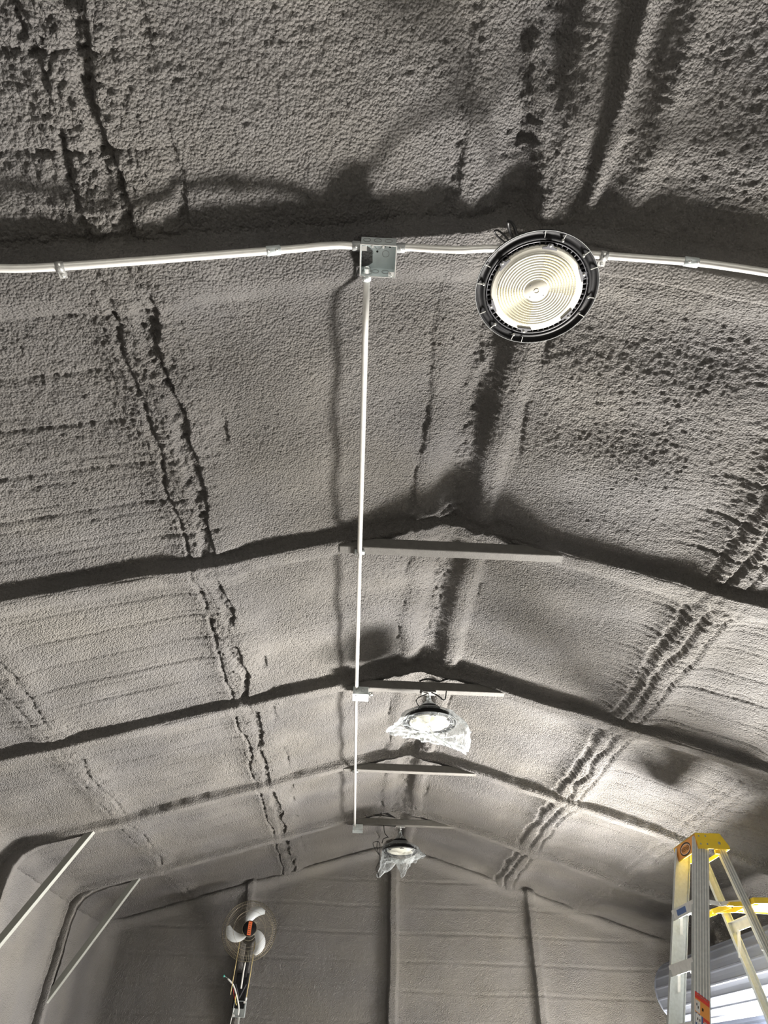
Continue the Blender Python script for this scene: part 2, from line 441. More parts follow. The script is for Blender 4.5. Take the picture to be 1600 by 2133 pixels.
tag(b.build('wall_front', M['steel_wall']), 'closed front end wall behind the camera', kind='structure')
b = MB(); b.box((XR, (FRONT+BACK)/2, -0.05), (2*W+0.3, BACK-FRONT+0.3, 0.1))
tag(b.build('floor', M['concrete']), 'plain concrete floor slab', kind='structure')
b = MB(); b.box((4, 3, -0.16), (60, 60, 0.1))
tag(b.build('ground', M['ground']), 'pale sunlit gravel yard outside', kind='structure')

# ---------------------------------------------------------------- roof frames
def foam_tube(path, w, h, seed, m=22):
    """foam-coated square tube: rounded section swept along a path in a y = const plane, roughened"""
    P = [Vector(p) for p in path]; pts = []
    dense = []
    for a, c in zip(P[:-1], P[1:]):
        n = max(1, int((c-a).length/0.022))
        dense += [a.lerp(c, i/n) for i in range(n)]
    dense.append(P[-1]); K = len(dense)
    yax = Vector((0, 1, 0)); arr = []
    for i, p in enumerate(dense):
        t = (dense[min(i+1, K-1)]-dense[max(i-1, 0)]).normalized(); n = t.cross(yax)
        for k in range(m):
            a = 2*PI*k/m; ca, sa = math.cos(a), math.sin(a)
            e = 0.35
            arr.append(p + yax*(w/2*math.copysign(abs(ca)**e, ca)) + n*(h/2*math.copysign(abs(sa)**e, sa)))
    A = np.array([tuple(q) for q in arr]).reshape(K, m, 3)
    C = np.array([tuple(q) for q in dense])[:, None, :]
    s = np.repeat(np.arange(K)[:, None]*0.022, m, 1); kk = np.repeat(np.arange(m)[None, :]*0.013, K, 0)
    g = 1 + 0.12*vn(s, kk, 0.25, seed) + 0.07*vn(s, kk, 0.035, seed+1)
    A = C + (A-C)*g[..., None]
    b = MB()
    fs = [(i*m+k, i*m+(k+1) % m, (i+1)*m+(k+1) % m, (i+1)*m+k) for i in range(K-1) for k in range(m)]
    fs += [tuple(range(m-1, -1, -1)), tuple((K-1)*m+k for k in range(m))]
    b.add([tuple(q) for q in A.reshape(-1, 3)], fs, True)
    return b

frame_labels = [
    'foam-buried roof frame above the long cross conduit and the uncovered round lamp',
    'foam-coated roof frame whose tie carries a conduit clip but no lamp or box, nearest of the bare ties',
    'foam-coated roof frame with the larger bagged lamp hung from its tie',
    'foam-coated roof frame between the two bagged lamps',
    'foam-coated roof frame nearest the end wall with the smaller bagged lamp on its tie']
TIEZ = 3.642
for k, y in enumerate(FY):
    root = empty('roof_frame', (XR, y, 0), frame_labels[k], 'frame', 'roof frames')
    for sgn in (-1, 1):
        zt = lambda d: H + 0.030 - SL*d
        path = [(XR, y, zt(0)), (XR+sgn*2.80, y, zt(2.80)), (XR+sgn*2.93, y, zt(2.93)-0.012), (XR+sgn*3.02, y, zt(3.02)-0.05),
                (XR+sgn*3.065, y, zt(3.05)-0.13), (XR+sgn*3.078, y, zt(3.05)-0.24)]
        if sgn < 0: path.append((XR+sgn*3.085, y, 0.0))
        wbuild(foam_tube(path, 0.086, 0.084, 300+k*7+sgn), 'rafter' if sgn > 0 else 'rafter', M['foam_wall'], root)
    if k >= 1:
        th = [0, .65, .58, .61, .585][k]; tx = XR+(0.09 if k == 1 else 0.055)
        b = MB(); b.bar((tx-th, y, TIEZ), (tx+th, y, TIEZ), 0.06, 0.062, (0, 1, 0))
        wbuild(b, 'tie_bar', M['overspray'] if k in (1, 2) else M['brace'] if k == 9 else M['overspray'], root, 0.006)
    if k >= 3:
        b = MB(); b.bar((-2.700, y, 2.03), (-2.13, y, 3.075), 0.052, 0.052, (0, 1, 0))
        wbuild(b, 'knee_brace', M['brace'], root, 0.004)
        b = MB(); b.box((-2.20, y, 3.06), (0.10, 0.066, 0.012)); wbuild(b, 'brace_plate', M['brace'], root)

# ---------------------------------------------------------------- conduits
EMT = 0.0117
def coupling(p, t, root, L=0.045):
    p = Vector(p); t = Vector(t).normalized()
    b = MB(); b.tube([p-t*L/2, p-t*(L/2-0.002), p+t*(L/2-0.002), p+t*L/2], [0.0125, 0.0150, 0.0150, 0.0125], 16)
    c = wbuild(b, 'coupling', M['galv'], root)
    for s in (-1, 1):
        b = MB(); q = p+t*s*L*0.28
        b.tube([q+Vector((0, -0.006, -0.011)), q+Vector((0, -0.011, -0.021))], 0.0042, 8)
        b.v = [(x-root.location[0], y-root.location[1], z-root.location[2]) for x, y, z in b.v]
        b.build('set_screw', M['zinc'], c)
def strap(p, t, root):
    p = Vector(p); t = Vector(t).normalized()
    u = Vector((0, 1, 0)); u = (u-t*u.dot(t)).normalized(); n = t.cross(u)
    if n.z > 0: n = -n
    pts = []
    for s in (-1, 1):
        for a in range(9):
            an = PI*(a/8)
            q = p + u*(0.0145*math.cos(an)) + n*(0.0145*math.sin(an)); pts.append(q+t*s*0.011)
    b = MB(); b.add(pts + [q + (q-p)*0.1 for q in pts], [(i, i+1, 10+i, 9+i) for i in range(8)] + [(18+i, 27+i, 28+i, 19+i) for i in range(8)]
                    + [(i, 18+i, 19+i, i+1) for i in range(8)] + [(9+i, 10+i, 28+i, 27+i) for i in range(8)], True)
    b.bar(p+u*0.014, p+u*0.036, 0.022, 0.003, t)
    wbuild(b, 'strap', M['zinc'], root)
    b = MB(); b.tube([p+u*0.027+n*0.0, p+u*0.027+n*0.007], [0.006, 0.004], 8)
    wbuild(b, 'strap_screw', M['zinc'], root)
def smooth(pts, n=6):
    P = [Vector(p) for p in pts]; P = [2*P[0]-P[1]] + P + [2*P[-1]-P[-2]]; out = []
    for i in range(1, len(P)-2):
        for j in range(n):
            t = j/n; a, b_, c, d = P[i-1], P[i], P[i+1], P[i+2]
            out.append(0.5*((2*b_) + (c-a)*t + (2*a-5*b_+4*c-d)*t*t + (3*b_-a-3*c+d)*t**3))
    out.append(P[-2]); return out

BX0, BX1, BY0, BY1, BZ0, BZ1 = -0.083, 0.031, 0.958, 1.064, 3.600, 3.654
root = empty('conduit', (-1.2, 0.99, 3.40), 'pale steel conduit crossing the ceiling from the left edge to the open junction box', 'conduit', 'conduits')
Lp = [(-1.70, 0.930, 3.12), (-1.30, 0.930, 3.245), (-1.16, 0.932, 3.277), (-1.10, 0.931, 3.287), (-0.935, 0.940, 3.332), (-0.352, 0.958, 3.530), (-0.217, 0.962, 3.580), (-0.15, 0.970, 3.612), (-0.10, 0.974, 3.621)]
wbuild(MB().tube(smooth(Lp), EMT, 16), 'pipe', M['emt'], root)
coupling((-0.352, 0.958, 3.530), (1, 0, 0.34), root)
strap((-0.935, 0.940, 3.332), (1, 0.02, 0.31), root)
root = empty('conduit', (0.1, 0.97, 3.60), 'steel conduit passing behind the uncovered round lamp to the right edge', 'conduit', 'conduits')
Rp = [(0.045, 0.974, 3.622), (0.085, 0.970, 3.622), (0.16, 0.962, 3.604), (0.24, 0.955, 3.593), (0.33, 0.950, 3.601), (0.45, 0.950, 3.604), (0.69, 0.950, 3.593), (0.96, 0.938, 3.554), (1.07, 0.934, 3.528), (1.20, 0.930, 3.488), (1.6, 0.925, 3.37)]
wbuild(MB().tube(smooth(Rp), EMT, 16), 'pipe', M['emt'], root)
coupling((0.96, 0.938, 3.554), (1, 0, -0.2), root)
strap((0.695, 0.950, 3.592), (1, 0, -0.1), root)

PX, PZ = -0.066, 3.584
root = empty('conduit', (PX, 1.08, PZ), 'long straight conduit under the ridge between the open junction box and the next box', 'conduit', 'conduits')
wbuild(MB().tube([(-0.062, 1.075, 3.612), (-0.063, 1.3, 3.606), (PX, 2.5, PZ), (PX-0.002, 4.02, 3.592)], EMT, 16), 'pipe', M['emt'], root)
strap((PX, 2.53, PZ), (0, 1, 0.01), root)
b = MB(); b.box((PX, 2.545, PZ+0.016), (0.05, 0.026, 0.012)); wbuild(b, 'pipe_clip', M['galv'], root)
root = empty('conduit', (PX, 4.1, PZ), 'farther straight conduit under the ridge ending at the box on the last frame', 'conduit', 'conduits')
wbuild(MB().tube([(PX-0.004, 4.075, 3.560), (PX-0.004, 4.3, 3.586), (PX, 5.59, 3.590), (PX+0.006, 7.06, 3.585)], EMT, 14), 'pipe', M['emt'], root)
b = MB(); b.box((PX, 5.59, 3.604), (0.05, 0.026, 0.012)); wbuild(b, 'pipe_clip', M['galv'], root)

# ---------------------------------------------------------------- junction boxes
def open_box(mb, x0, x1, y0, y1, z0, z1, t=0.0016, open_dir='z-'):
    cxx, cyy, czz = (x0+x1)/2, (y0+y1)/2, (z0+z1)/2
    mb.box((cxx, cyy, z1-t/2), (x1-x0, y1-y0, t))
    mb.box((cxx, y0+t/2, czz), (x1-x0, t, z1-z0)); mb.box((cxx, y1-t/2, czz), (x1-x0, t, z1-z0))
    mb.box((x0+t/2, cyy, czz), (t, y1-y0, z1-z0)); mb.box((x1-t/2, cyy, czz), (t, y1-y0, z1-z0))
def ring_at(c, r, axis, root, name='knockout', m='galvd', th=0.0007, disc=None):
    Rm = {'z': Matrix.Identity(3), 'y': Matrix.Rotation(PI/2, 3, 'X'), 'x': Matrix.Rotation(PI/2, 3, 'Y')}[axis]
    b = MB()
    prof = [(r, 0.0), (r*1.0, th*1.6), (r-0.0016, th*1.6), (r-0.0016, 0.0)]
    b.lathe(prof, c, 24, Rm, closed=True)
    return wbuild(b, name, M[m], root)

root = empty('junction_box', (BX0, BY0, BZ0), 'large open square junction box where the cross conduits meet the long conduit', 'junction box', 'junction boxes')
b = MB(); open_box(b, BX0, BX1, BY0, BY1, BZ0, BZ1); wbuild(b, 'box_body', M['galv'], root)
b = MB()
for (c, s) in ((((BX0+BX1)/2, BY0-0.001, BZ0), (BX1-BX0+.004, .003, .003)), (((BX0+BX1)/2, BY1+0.001, BZ0), (BX1-BX0+.004, .003, .003)),
               ((BX0-0.001, (BY0+BY1)/2, BZ0), (.003, BY1-BY0, .003)), ((BX1+0.001, (BY0+BY1)/2, BZ0), (.003, BY1-BY0, .003))):
    b.box(c, s)
wbuild(b, 'box_edge', M['zinc'], root)
zc = BZ1-0.0030
for (x, y) in ((-0.028, 0.984), (-0.055, 1.008), (-0.002, 1.010)):
    ring_at((x, y, zc), 0.012, 'z', root)
for (x, y, r) in ((-0.050, 0.984, .0022), (-0.004, 0.983, .0036), (0.011, 0.985, .0036), (-0.030, 1.003, .0036)):
    b = MB(); b.lathe([(0.0001, 0), (r, 0), (r, 0.0012), (0.0001, 0.0012)], (x, y, zc-0.001), 14); wbuild(b, 'screw_hole', M['hole'], root)
for x in (-0.064, -0.029, 0.006):
    ring_at((x, BY0-0.0006, 3.632), 0.0125, 'y', root)
for x in (-0.034, -0.001):
    ring_at((x, BY1-0.0030, 3.628), 0.012, 'y', root)
b = MB(); Rm = Matrix.Rotation(PI/2, 3, 'X')
b.lathe([(0.0095, 0), (0.0095, 0.016), (0.0118, 0.016), (0.0118, 0.004), (0.0165, 0.004), (0.0165, 0.0)], (-0.062, BY1-0.002, 3.6215), 20, Rm, True)
wbuild(b, 'locknut', M['zinc'], root)
for x in (-0.045, -0.010):
    b = MB(); b.box((x, BY0+0.004, BZ0-0.001), (0.006, 0.008, 0.003)); wbuild(b, 'ear', M['zinc'], root)
b = MB(); b.box((-0.072, 0.970, BZ0+0.001), (0.018, 0.016, 0.003)); wbuild(b, 'ear', M['zinc'], root)
b = MB(); b.box((0.019, 1.054, BZ0+0.001), (0.018, 0.016, 0.003)); wbuild(b, 'ear', M['zinc'], root)
b = MB(); b.tube([(0.018, 1.056, BZ0-0.008), (0.018, 1.056, BZ0+0.012)], 0.003, 8); wbuild(b, 'cover_screw', M['zinc'], root)
b = MB(); b.tube([(-0.066, 0.976, BZ1-0.012), (-0.066, 0.976, BZ1-0.002)], 0.0055, 10); wbuild(b, 'cover_screw', M['zinc'], root)
for (p, q) in (((-0.112, 0.974, 3.6215), (-0.084, 0.974, 3.6215)), ((0.032, 0.973, 3.6215), (0.060, 0.972, 3.6215))):
    p = Vector(p); q = Vector(q); m_ = p.lerp(q, 0.5)
    b = MB(); b.tube([p, p.lerp(q, .1), p.lerp(q, .9), q], [0.013, 0.0155, 0.0155, 0.013], 16); c = wbuild(b, 'connector', M['galvd'], root)
    b = MB(); b.tube([m_+Vector((0, -0.004, -0.013)), m_+Vector((0, -0.008, -0.021))], 0.0042, 8)
    b.v = [(x-BX0, y-BY0, z-BZ0) for x, y, z in b.v]; b.build('set_screw', M['zinc'], c)
b = MB(); b.tube([(-0.062, 1.064, 3.6125), (-0.0622, 1.085, 3.612)], 0.015, 16); c = wbuild(b, 'connector', M['galv'], root)
b = MB(); b.tube([(-0.068, 1.075, 3.60), (-0.070, 1.075, 3.592)], 0.004, 8)
b.v = [(x-BX0, y-BY0, z-BZ0) for x, y, z in b.v]; b.build('set_screw', M['zinc'], c)

def small_box(x0, x1, y0, y1, z0, z1, label, side_conn):
    root = empty('junction_box', (x0, y0, z0), label, 'junction box', 'junction boxes')
    b = MB(); b.box(((x0+x1)/2, (y0+y1)/2, (z0+z1)/2), (x1-x0, y1-y0, z1-z0)); wbuild(b, 'box_body', M['galv'], root, 0.002)
    b = MB(); b.box(((x0+x1)/2, (y0+y1)/2, z0-0.002), (x1-x0+0.004, y1-y0+0.004, 0.003)); wbuild(b, 'box_cover', M['galv'], root)
    for u in (0.28, 0.62):
        ring_at((x0+(x1-x0)*u, y0-0.0006, (z0+z1)/2), 0.012, 'y', root)
    b = MB(); b.lathe([(0.0001, 0), (0.004, 0), (0.004, 0.0012), (0.0001, 0.0012)], (x0+0.02, y0+0.02, z0-0.0048), 10); wbuild(b, 'screw_hole', M['hole'], root)
    if side_conn:
        b = MB(); b.tube([(x1, y0+0.05, (z0+z1)/2), (x1+0.03, y0+0.05, (z0+z1)/2)], 0.014, 14); wbuild(b, 'connector', M['zinc'], root)
        b = MB(); b.box((x1+0.010, y0+0.05, (z0+z1)/2-0.016), (0.009, 0.03, 0.012)); wbuild(b, 'locknut', M['zinc'], root)
    return root
small_box(-0.090, 0.013, 4.015, 4.118, 3.552, 3.605, 'square steel junction box at the tie end beside the larger bagged lamp', True)
small_box(-0.078, 0.025, 7.075, 7.178, 3.548, 3.603, 'small square steel junction box at the tie end beside the smaller bagged lamp', False)

# ---------------------------------------------------------------- round high-bay lamps
def make_lamp(loc, label, detail=True, tilt=(0, 0)):
    """origin at the centre of the face, facing down"""
    root = empty('high_bay_lamp', loc, label, 'lamp', 'round ceiling lamps')
    root.rotation_euler = (tilt[0], tilt[1], 0)
    prof = [(0.1455, 0.016), (0.1475, 0.004), (0.1520, -0.001), (0.158, 0.0015), (0.163, 0.0045), (0.172, 0.002), (0.1765, -0.003), (0.1785, 0.0), (0.1785, 0.004), (0.1650, 0.030),
            (0.130, 0.046), (0.095, 0.052), (0.075, 0.056), (0.075, 0.100), (0.068, 0.106), (0.0001, 0.106)]
    MB().lathe(prof, (0, 0, 0), 96).build('housing', M['black'], root)
    MB().lathe([(0.1775, -0.0032), (0.1785, -0.0042), (0.1795, -0.0032), (0.1785, -0.0022)], (0, 0, 0), 96, closed=True).build('rim_edge', M['galvd'], root)
    MB().lathe([(0.147, 0.016), (0.128, 0.018), (0.0001, 0.018)], (0, 0, 0), 64).build('back_plate', M['black'], root)
    if detail:
        for k in range(54):
            a = 2*PI*(k+0.3)/54
            R = Matrix.Rotation(a, 3, 'Z')
            MB().box(R @ Vector((0.139, 0, 0.0085)), (0.018, 0.0026, 0.013), R).build('fin', M['fin'], root)
        MB().lathe([(0.1440, 0.004), (0.1440, 0.0), (0.1466, 0.0), (0.1466, 0.004)], (0, 0, 0), 96, closed=True).build('fin_ring', M['fin'], root)
    # ribbed lens
    prof = [(0.1330, 0.012), (0.1330, -0.002), (0.1290, -0.004), (0.1175, -0.004), (0.1160, -0.0055)]
    r = 0.1150
    while r > 0.036:
        prof += [(r, -0.0030), (r-0.0018, -0.0066), (r-0.0050, -0.0074), (r-0.0068, -0.0062)]
        r -= 0.0079
    prof += [(0.0345, -0.0035), (0.0335, -0.0060)]
    MB().lathe(prof, (0, 0, 0), 120).build('lens', M['ledw'], root)
    hb = MB().lathe([(0.0340, -0.0058), (0.0330, -0.0072), (0.0001, -0.0072)], (0, 0, 0), 48).build('lens_hub', M['hub'], root)
    hb['label'] = 'plain round centre of the ribbed lens'
    if detail:
        MB().lathe([(0.0075, -0.0072), (0.0075, -0.0084), (0.0062, -0.0084), (0.0062, -0.0072)], (0, 0, 0), 24, closed=True).build('hub_ring', M['hub'], hb)
        b = MB()
        for a in (0.5, 2.2, 3.8):
            b = MB(); b.lathe([(0.0001, -0.0078), (0.0018, -0.0078), (0.0018, -0.0070)], (0.026*math.cos(a), 0.026*math.sin(a), 0), 8); b.build('hub_screw', M['fin'], hb)
        b = MB(); r = 0.1150-0.0035
        while r > 0.04:
            n = int(2*PI*r/0.0052)
            for k in range(n):
                a = 2*PI*k/n
                # light-emitting dots on two facing sectors, as printed on the board
                w = math.cos(2*(a+0.75))
                if w < -0.05: continue
                R = Matrix.Rotation(a, 3, 'Z')
                b.box(R @ Vector((r, 0, -0.0075)), (0.0026, 0.0026, 0.0008), R)
            r -= 0.0079
        o = b.build('led_dots', M['led'], root); o['kind'] = 'stuff'
    for k in range(6):
        a = -math.radians(86+60*k); R = Matrix.Rotation(a, 3, 'Z')
        poly = [(0.1265, -0.021), (0.1265, 0.021), (0.1315, 0.021), (0.1335, 0.010), (0.1430, 0.006), (0.1430, -0.006), (0.1335, -0.010), (0.1315, -0.021)]
        c = MB().prism(poly, 0.004, R @ Vector((0, 0, -0.0075)), R @ Vector((1, 0, 0)), R @ Vector((0, 1, 0))).build('lens_clip', M['fin'], root)
        if detail:
            MB().lathe([(0.0001, -0.0106), (0.0026, -0.0100), (0.0034, -0.0080), (0.0034, -0.0074)], R @ Vector((0.1375, 0, 0)), 12).build('screw', M['white'], c)
    if detail:
        for dgr, dot in ((94, 0), (75, 1), (46, 1), (28, 0), (-4, 1), (-25, 0), (-93, 0), (-104, 1), (-130, 1), (-150, 0), (177, 1), (157, 0)):
            a = -math.radians(dgr); R = Matrix.Rotation(a, 3, 'Z')
            s = MB().box(R @ Vector((0.168 if not dot else 0.1665, 0, -0.0022)), (0.019, 0.0011, 0.004), R).build('rim_seam', M['white'], root)
            if dot: MB().lathe([(0.0001, -0.008), (0.0028, -0.0070), (0.0034, -0.0040), (0.0030, 0.004)], R @ Vector((0.1575, 0, 0)), 12).build('rim_pin', M['white'], s)
    # hanging hook
    hk = [(0, 0, 0.100), (0, 0, 0.130), (0.012, 0, 0.150), (0.010, 0, 0.172), (-0.006, 0, 0.182), (-0.016, 0, 0.168)]
    MB().tube(smooth(hk), 0.004, 10).build('hook', M['galv'], root)
    return root

L1 = make_lamp((0.448, 0.955, 3.364), 'large uncovered round lamp with ribbed cream lens and black rim', tilt=(0.0, 0.03))
b = MB(); b.tube(smooth([(0.42, 0.93, 3.50), (0.40, 0.885, 3.545), (0.385, 0.860, 3.575), (0.372, 0.862, 3.600), (0.385, 0.895, 3.605), (0.42, 0.94, 3.59), (0.46, 0.98, 3.63), (0.46, 1.0, 3.72)]), 0.0048, 10)
b.tube(smooth([(0.41, 0.93, 3.52), (0.37, 0.895, 3.56), (0.345, 0.885, 3.585), (0.335, 0.895, 3.60), (0.355, 0.915, 3.60), (0.42, 0.95, 3.585)]), 0.003, 8)
tag(b.build('power_cable', M['cable']), 'looped black cable above the uncovered round lamp', 'cable', 'lamp cables')
b = MB(); b.tube([(0.448, 0.965, 3.54), (0.448, 0.985, 3.72)], 0.005, 10); b.lathe([(0.0001, 0), (0.02, 0), (0.02, 0.006)], (0.448, 0.985, 3.715), 16)
tag(b.build('ceiling_hook', M['galv']), 'steel screw hook holding the uncovered round lamp', 'hook', 'lamp hooks')

L2 = make_lamp((0.425, 4.07, 3.393), 'round lamp wrapped in the larger clear plastic bag')
L3 = make_lamp((0.415, 7.117, 3.372), 'round lamp in the smaller clear plastic bag near the end wall', detail=False)
for (x, y, lab) in ((0.425, 4.07, 'galvanised clamp under the tie above the larger bagged lamp'), (0.415, 7.117, 'galvanised clamp under the tie above the smaller bagged lamp')):
    root = empty('beam_clamp', (x, y, 3.607), lab, 'clamp', 'beam clamps')
    b = MB(); b.box((x, y, 3.603), (0.095, 0.05, 0.008)); b.box((x-0.046, y, 3.608), (0.006, 0.05, 0.016)); b.box((x+0.046, y, 3.608), (0.006, 0.05, 0.016)); wbuild(b, 'clamp_plate', M['zinc'], root)
    b = MB(); b.tube([(x, y, 3.60), (x+0.002, y, 3.550)], 0.0045, 8); wbuild(b, 'rod', M['zinc'], root)
    b = MB(); b.tube([(x, y, 3.575), (x, y, 3.585)], 0.012, 6); wbuild(b, 'nut', M['zinc'], root)

# cables
b = MB(); b.tube(smooth([(0.36, 4.02, 3.470), (0.335, 4.02, 3.52), (0.36, 4.03, 3.555), (0.42, 4.05, 3.592)]), 0.0032, 8)
b.tube(smooth([(0.44, 4.03, 3.59), (0.48, 4.02, 3.565), (0.525, 4.02, 3.535), (0.54, 4.02, 3.60)]), 0.0042, 8)
tag(b.build('power_cable', M['cable']), 'black cable hanging beneath the tie over the larger bagged lamp', 'cable', 'lamp cables')
b = MB(); b.tube(smooth([(0.36, 4.06, 3.685), (0.42, 4.05, 3.700), (0.50, 4.06, 3.690), (0.58, 4.05, 3.715), (0.64, 4.06, 3.70), (0.60, 4.07, 3.72), (0.52, 4.08, 3.705)]), 0.006, 8)
tag(b.build('power_cable', M['cable']), 'black cable coiled on top of the tie of the larger bagged lamp', 'cable', 'lamp cables')
b = MB()
for s in range(3):
    b.tube(smooth([(0.36, 7.10, 3.685), (0.24, 7.09, 3.72+s*0.010), (0.17, 7.09, 3.745+s*0.006), (0.155, 7.10, 3.725-s*0.012), (0.22, 7.10, 3.705), (0.34, 7.10, 3.690)]), 0.0045, 8)
b.tube(smooth([(0.16, 7.09, 3.72), (0.13, 7.085, 3.705), (0.11, 7.08, 3.712)]), 0.0045, 8)
tag(b.build('power_cable', M['cable']), 'bundled black cable resting on the last tie beside the smaller bagged lamp', 'cable', 'lamp cables')
b = MB(); b.tube(smooth([(0.24, 7.08, 3.60), (0.25, 7.07, 3.53), (0.29, 7.06, 3.48)]), 0.004, 8)
b.tube(smooth([(0.285, 7.06, 3.485), (0.24, 7.05, 3.465), (0.225, 7.04, 3.42)]), 0.004, 8)
for s in (-1, 1):
    b.tube(smooth([(0.20, 7.0, 3.30), (0.165+s*0.012, 7.0, 3.36), (0.155+s*0.02, 7.0, 3.41), (0.185, 7.0, 3.425), (0.205, 7.0, 3.38), (0.20, 7.0, 3.25), (0.18+s*.008, 7.0, 3.18), (0.205, 7.0, 3.10)]), 0.0035, 8)
tag(b.build('power_cable', M['cable']), 'thin black cable looping down the left of the smaller bagged lamp', 'cable', 'lamp cables')

# plastic bags: a film that is gathered round the hook, drapes over the housing and hangs in points below
def make_bag(center, neck_z, hang, name_label, seed, shoulder):
    """hang(theta) -> (radius, z) of the bag's lowest fold in that direction"""
    cx_, cy_, cz_ = center; nt_, nr = 120, 44
    th = np.linspace(0, 2*PI, nt_, endpoint=False)
    T = np.repeat(th[None, :], nr, 0); t = np.repeat(np.linspace(0, 1, nr)[:, None], nt_, 1)
    hr, hz = hang(T)
    R = np.zeros_like(t); Z = np.zeros_like(t)
    # 0-.18 neck, .18-.5 over the housing, .5-.8 outwards to the fold, .8-1 back under the lens
    keys_t = [0, 0.10, 0.22, 0.42, 0.52, 0.78, 0.90, 1.0]
    sh = shoulder(T)
    Rk = [0.012+0*T, 0.016+0*T, 0.085+0*T, 0.185+0*T, sh, hr, hr*0.62, 0.02+0*T]
    Zk = [neck_z+0*T, neck_z-0.035+0*T, 0.085+0*T, 0.035+0*T, 0.0+hz*0.25, hz, hz*0.72-0.02, hz.mean()*0.55+0*T-0.02]
    for i in range(len(keys_t)-1):
        m_ = (t >= keys_t[i]) & (t <= keys_t[i+1])
        u = (t-keys_t[i])/(keys_t[i+1]-keys_t[i]); u = u*u*(3-2*u)*0.5+u*0.5
        R = np.where(m_, Rk[i]*(1-u)+Rk[i+1]*u, R); Z = np.where(m_, Zk[i]*(1-u)+Zk[i+1]*u, Z)
    pleat = 0.010*np.sin(T*9+4*vn(T, t, 0.5, seed))*np.clip((t-0.45)/0.3, 0, 1)
    cr_ = 0.016*vn(T*0.35, t, 0.05, seed+1)+0.009*vn(T*0.35, t*0.6, 0.018, seed+2)
    amp = sst(0.35, 0.6, t)
    R = R+(pleat+cr_)*amp*np.clip(R/0.1, 0, 1); Z = Z+(0.014*vn(T*0.35, t, 0.045, seed+3)+0.006*vn(T*0.35, t, 0.016, seed+4))*amp
    X = cx_+R*np.cos(T); Y = cy_+R*np.sin(T)*0.85; Zw = cz_+Z
    vs_ = np.stack([X, Y, Zw], -1).reshape(-1, 3).tolist()
    fs = [(i*nt_+k, i*nt_+(k+1) % nt_, (i+1)*nt_+(k+1) % nt_, (i+1)*nt_+k) for i in range(nr-1) for k in range(nt_)]
    b = MB(); b.add(vs_, fs, True)
    o = b.build('plastic_bag', M['film']); return tag(o, name_label, 'plastic bag', 'plastic bags')
def bump_(T, c, w): 
    d = np.abs((T-c+PI) % (2*PI)-PI); return np.exp(-(d/w)**2)
make_bag((0.425, 4.07, 3.403), 0.18,
         lambda T: (0.17+0.115*bump_(T, PI, 0.45)+0.07*bump_(T, 0.0, 1.0), -0.075-0.135*bump_(T, -0.2, 0.85)-0.045*bump_(T, -1.3, .5)+0.0*T),
         'crumpled clear plastic bag pulled to a point at its left, over the larger covered lamp', 500,
         lambda T: 0.187+0.075*bump_(T, 0.0, 0.9)+0.03*bump_(T, PI, 0.4))
make_bag((0.415, 7.117, 3.375), 0.19,
         lambda T: (0.16+0.09*bump_(T, 0.0, 0.35)+0.055*bump_(T, PI, 0.40)-0.09*bump_(T, -PI/2+0.15, 0.5), -0.085-0.17*bump_(T, -PI/2+0.2, 0.55)-0.16*bump_(T, PI, 0.32)+0.05*bump_(T, 0.0, 0.4)),
         'crumpled clear plastic bag hanging in two points below, over the smaller covered lamp', 520,
         lambda T: 0.187+0.03*bump_(T, 0.0, 0.5))

# ---------------------------------------------------------------- wall fan
FC = Vector((-1.135, 8.13, 2.800))
root = empty('wall_fan', (FC.x-0.02, BACK-0.05, FC.z-0.35), 'wall fan with three white crescent blades and orange sticker in a wire guard', 'fan')
TiltR = Matrix.Rotation(math.radians(-8), 3, 'X') @ Matrix.Rotation(math.radians(8), 3, 'Z') @ Matrix.Rotation(PI/2, 3, 'X')   # local z faces the room (-y)
def F(x, y, z=0): return FC + TiltR @ Vector((x, y, z))
GR = 0.283
def guard(zf, name):
    b = MB()
    for rr, zz, tr in ((GR, 0.0, 0.0032), (GR*0.86, zf*0.75, 0.0016), (GR*0.60, zf*0.95, 0.0014), (0.075, zf, 0.0025)):
        b.tube([F(rr*math.cos(2*PI*k/64), rr*math.sin(2*PI*k/64), zz) for k in range(65)], tr, 6, False)
    for k in range(96):
        a = 2*PI*k/96; c, s = math.cos(a), math.sin(a)
        b.tube([F(GR*c, GR*s, 0), F(GR*.96*c, GR*.96*s, zf*.42), F(GR*.86*c, GR*.86*s, zf*.75), F(GR*.6*c, GR*.6*s, zf*.95), F(.075*c, .075*s, zf)], [0.0012, 0.0012, 0.0010, 0.0004, 0.0003], 4, False)
    return wbuild(b, name, M['guard'], root)
guard(0.06, 'front_guard'); guard(-0.07, 'back_guard')
# blades: crescents that curve from the hub
for a0 in (100, 220, 340):
    n = 14; outer = []; inner = []
    for i in range(n+1):
        t = i/n; ang = math.radians(a0 + 28 - 78*t); 
        r_o = 0.055 + 0.190*math.sin(min(1, t*1.15)*PI/2)
        r_i = 0.050 + 0.165*t**1.35
        outer.append((r_o*math.cos(ang+0.10), r_o*math.sin(ang+0.10), 0.016*(1-t)))
        inner.append((r_i*math.cos(ang-0.50*(1-t)), r_i*math.sin(ang-0.50*(1-t)), -0.020*(1-t)))
    vs_ = [F(*p) for p in outer] + [F(*p) for p in inner]
    vs_ += [F(p[0], p[1], p[2]-0.003) for p in outer] + [F(p[0], p[1], p[2]-0.003) for p in inner]
    m_ = n+1; fs = []
    for i in range(n):
        fs += [(i, i+1, m_+i+1, m_+i), (2*m_+i, 3*m_+i, 3*m_+i+1, 2*m_+i+1), (i, 2*m_+i, 2*m_+i+1, i+1), (m_+i, m_+i+1, 3*m_+i+1, 3*m_+i)]
    b = MB(); b.add(vs_, fs, True); wbuild(b, 'blade', M['fan_blade'], root)
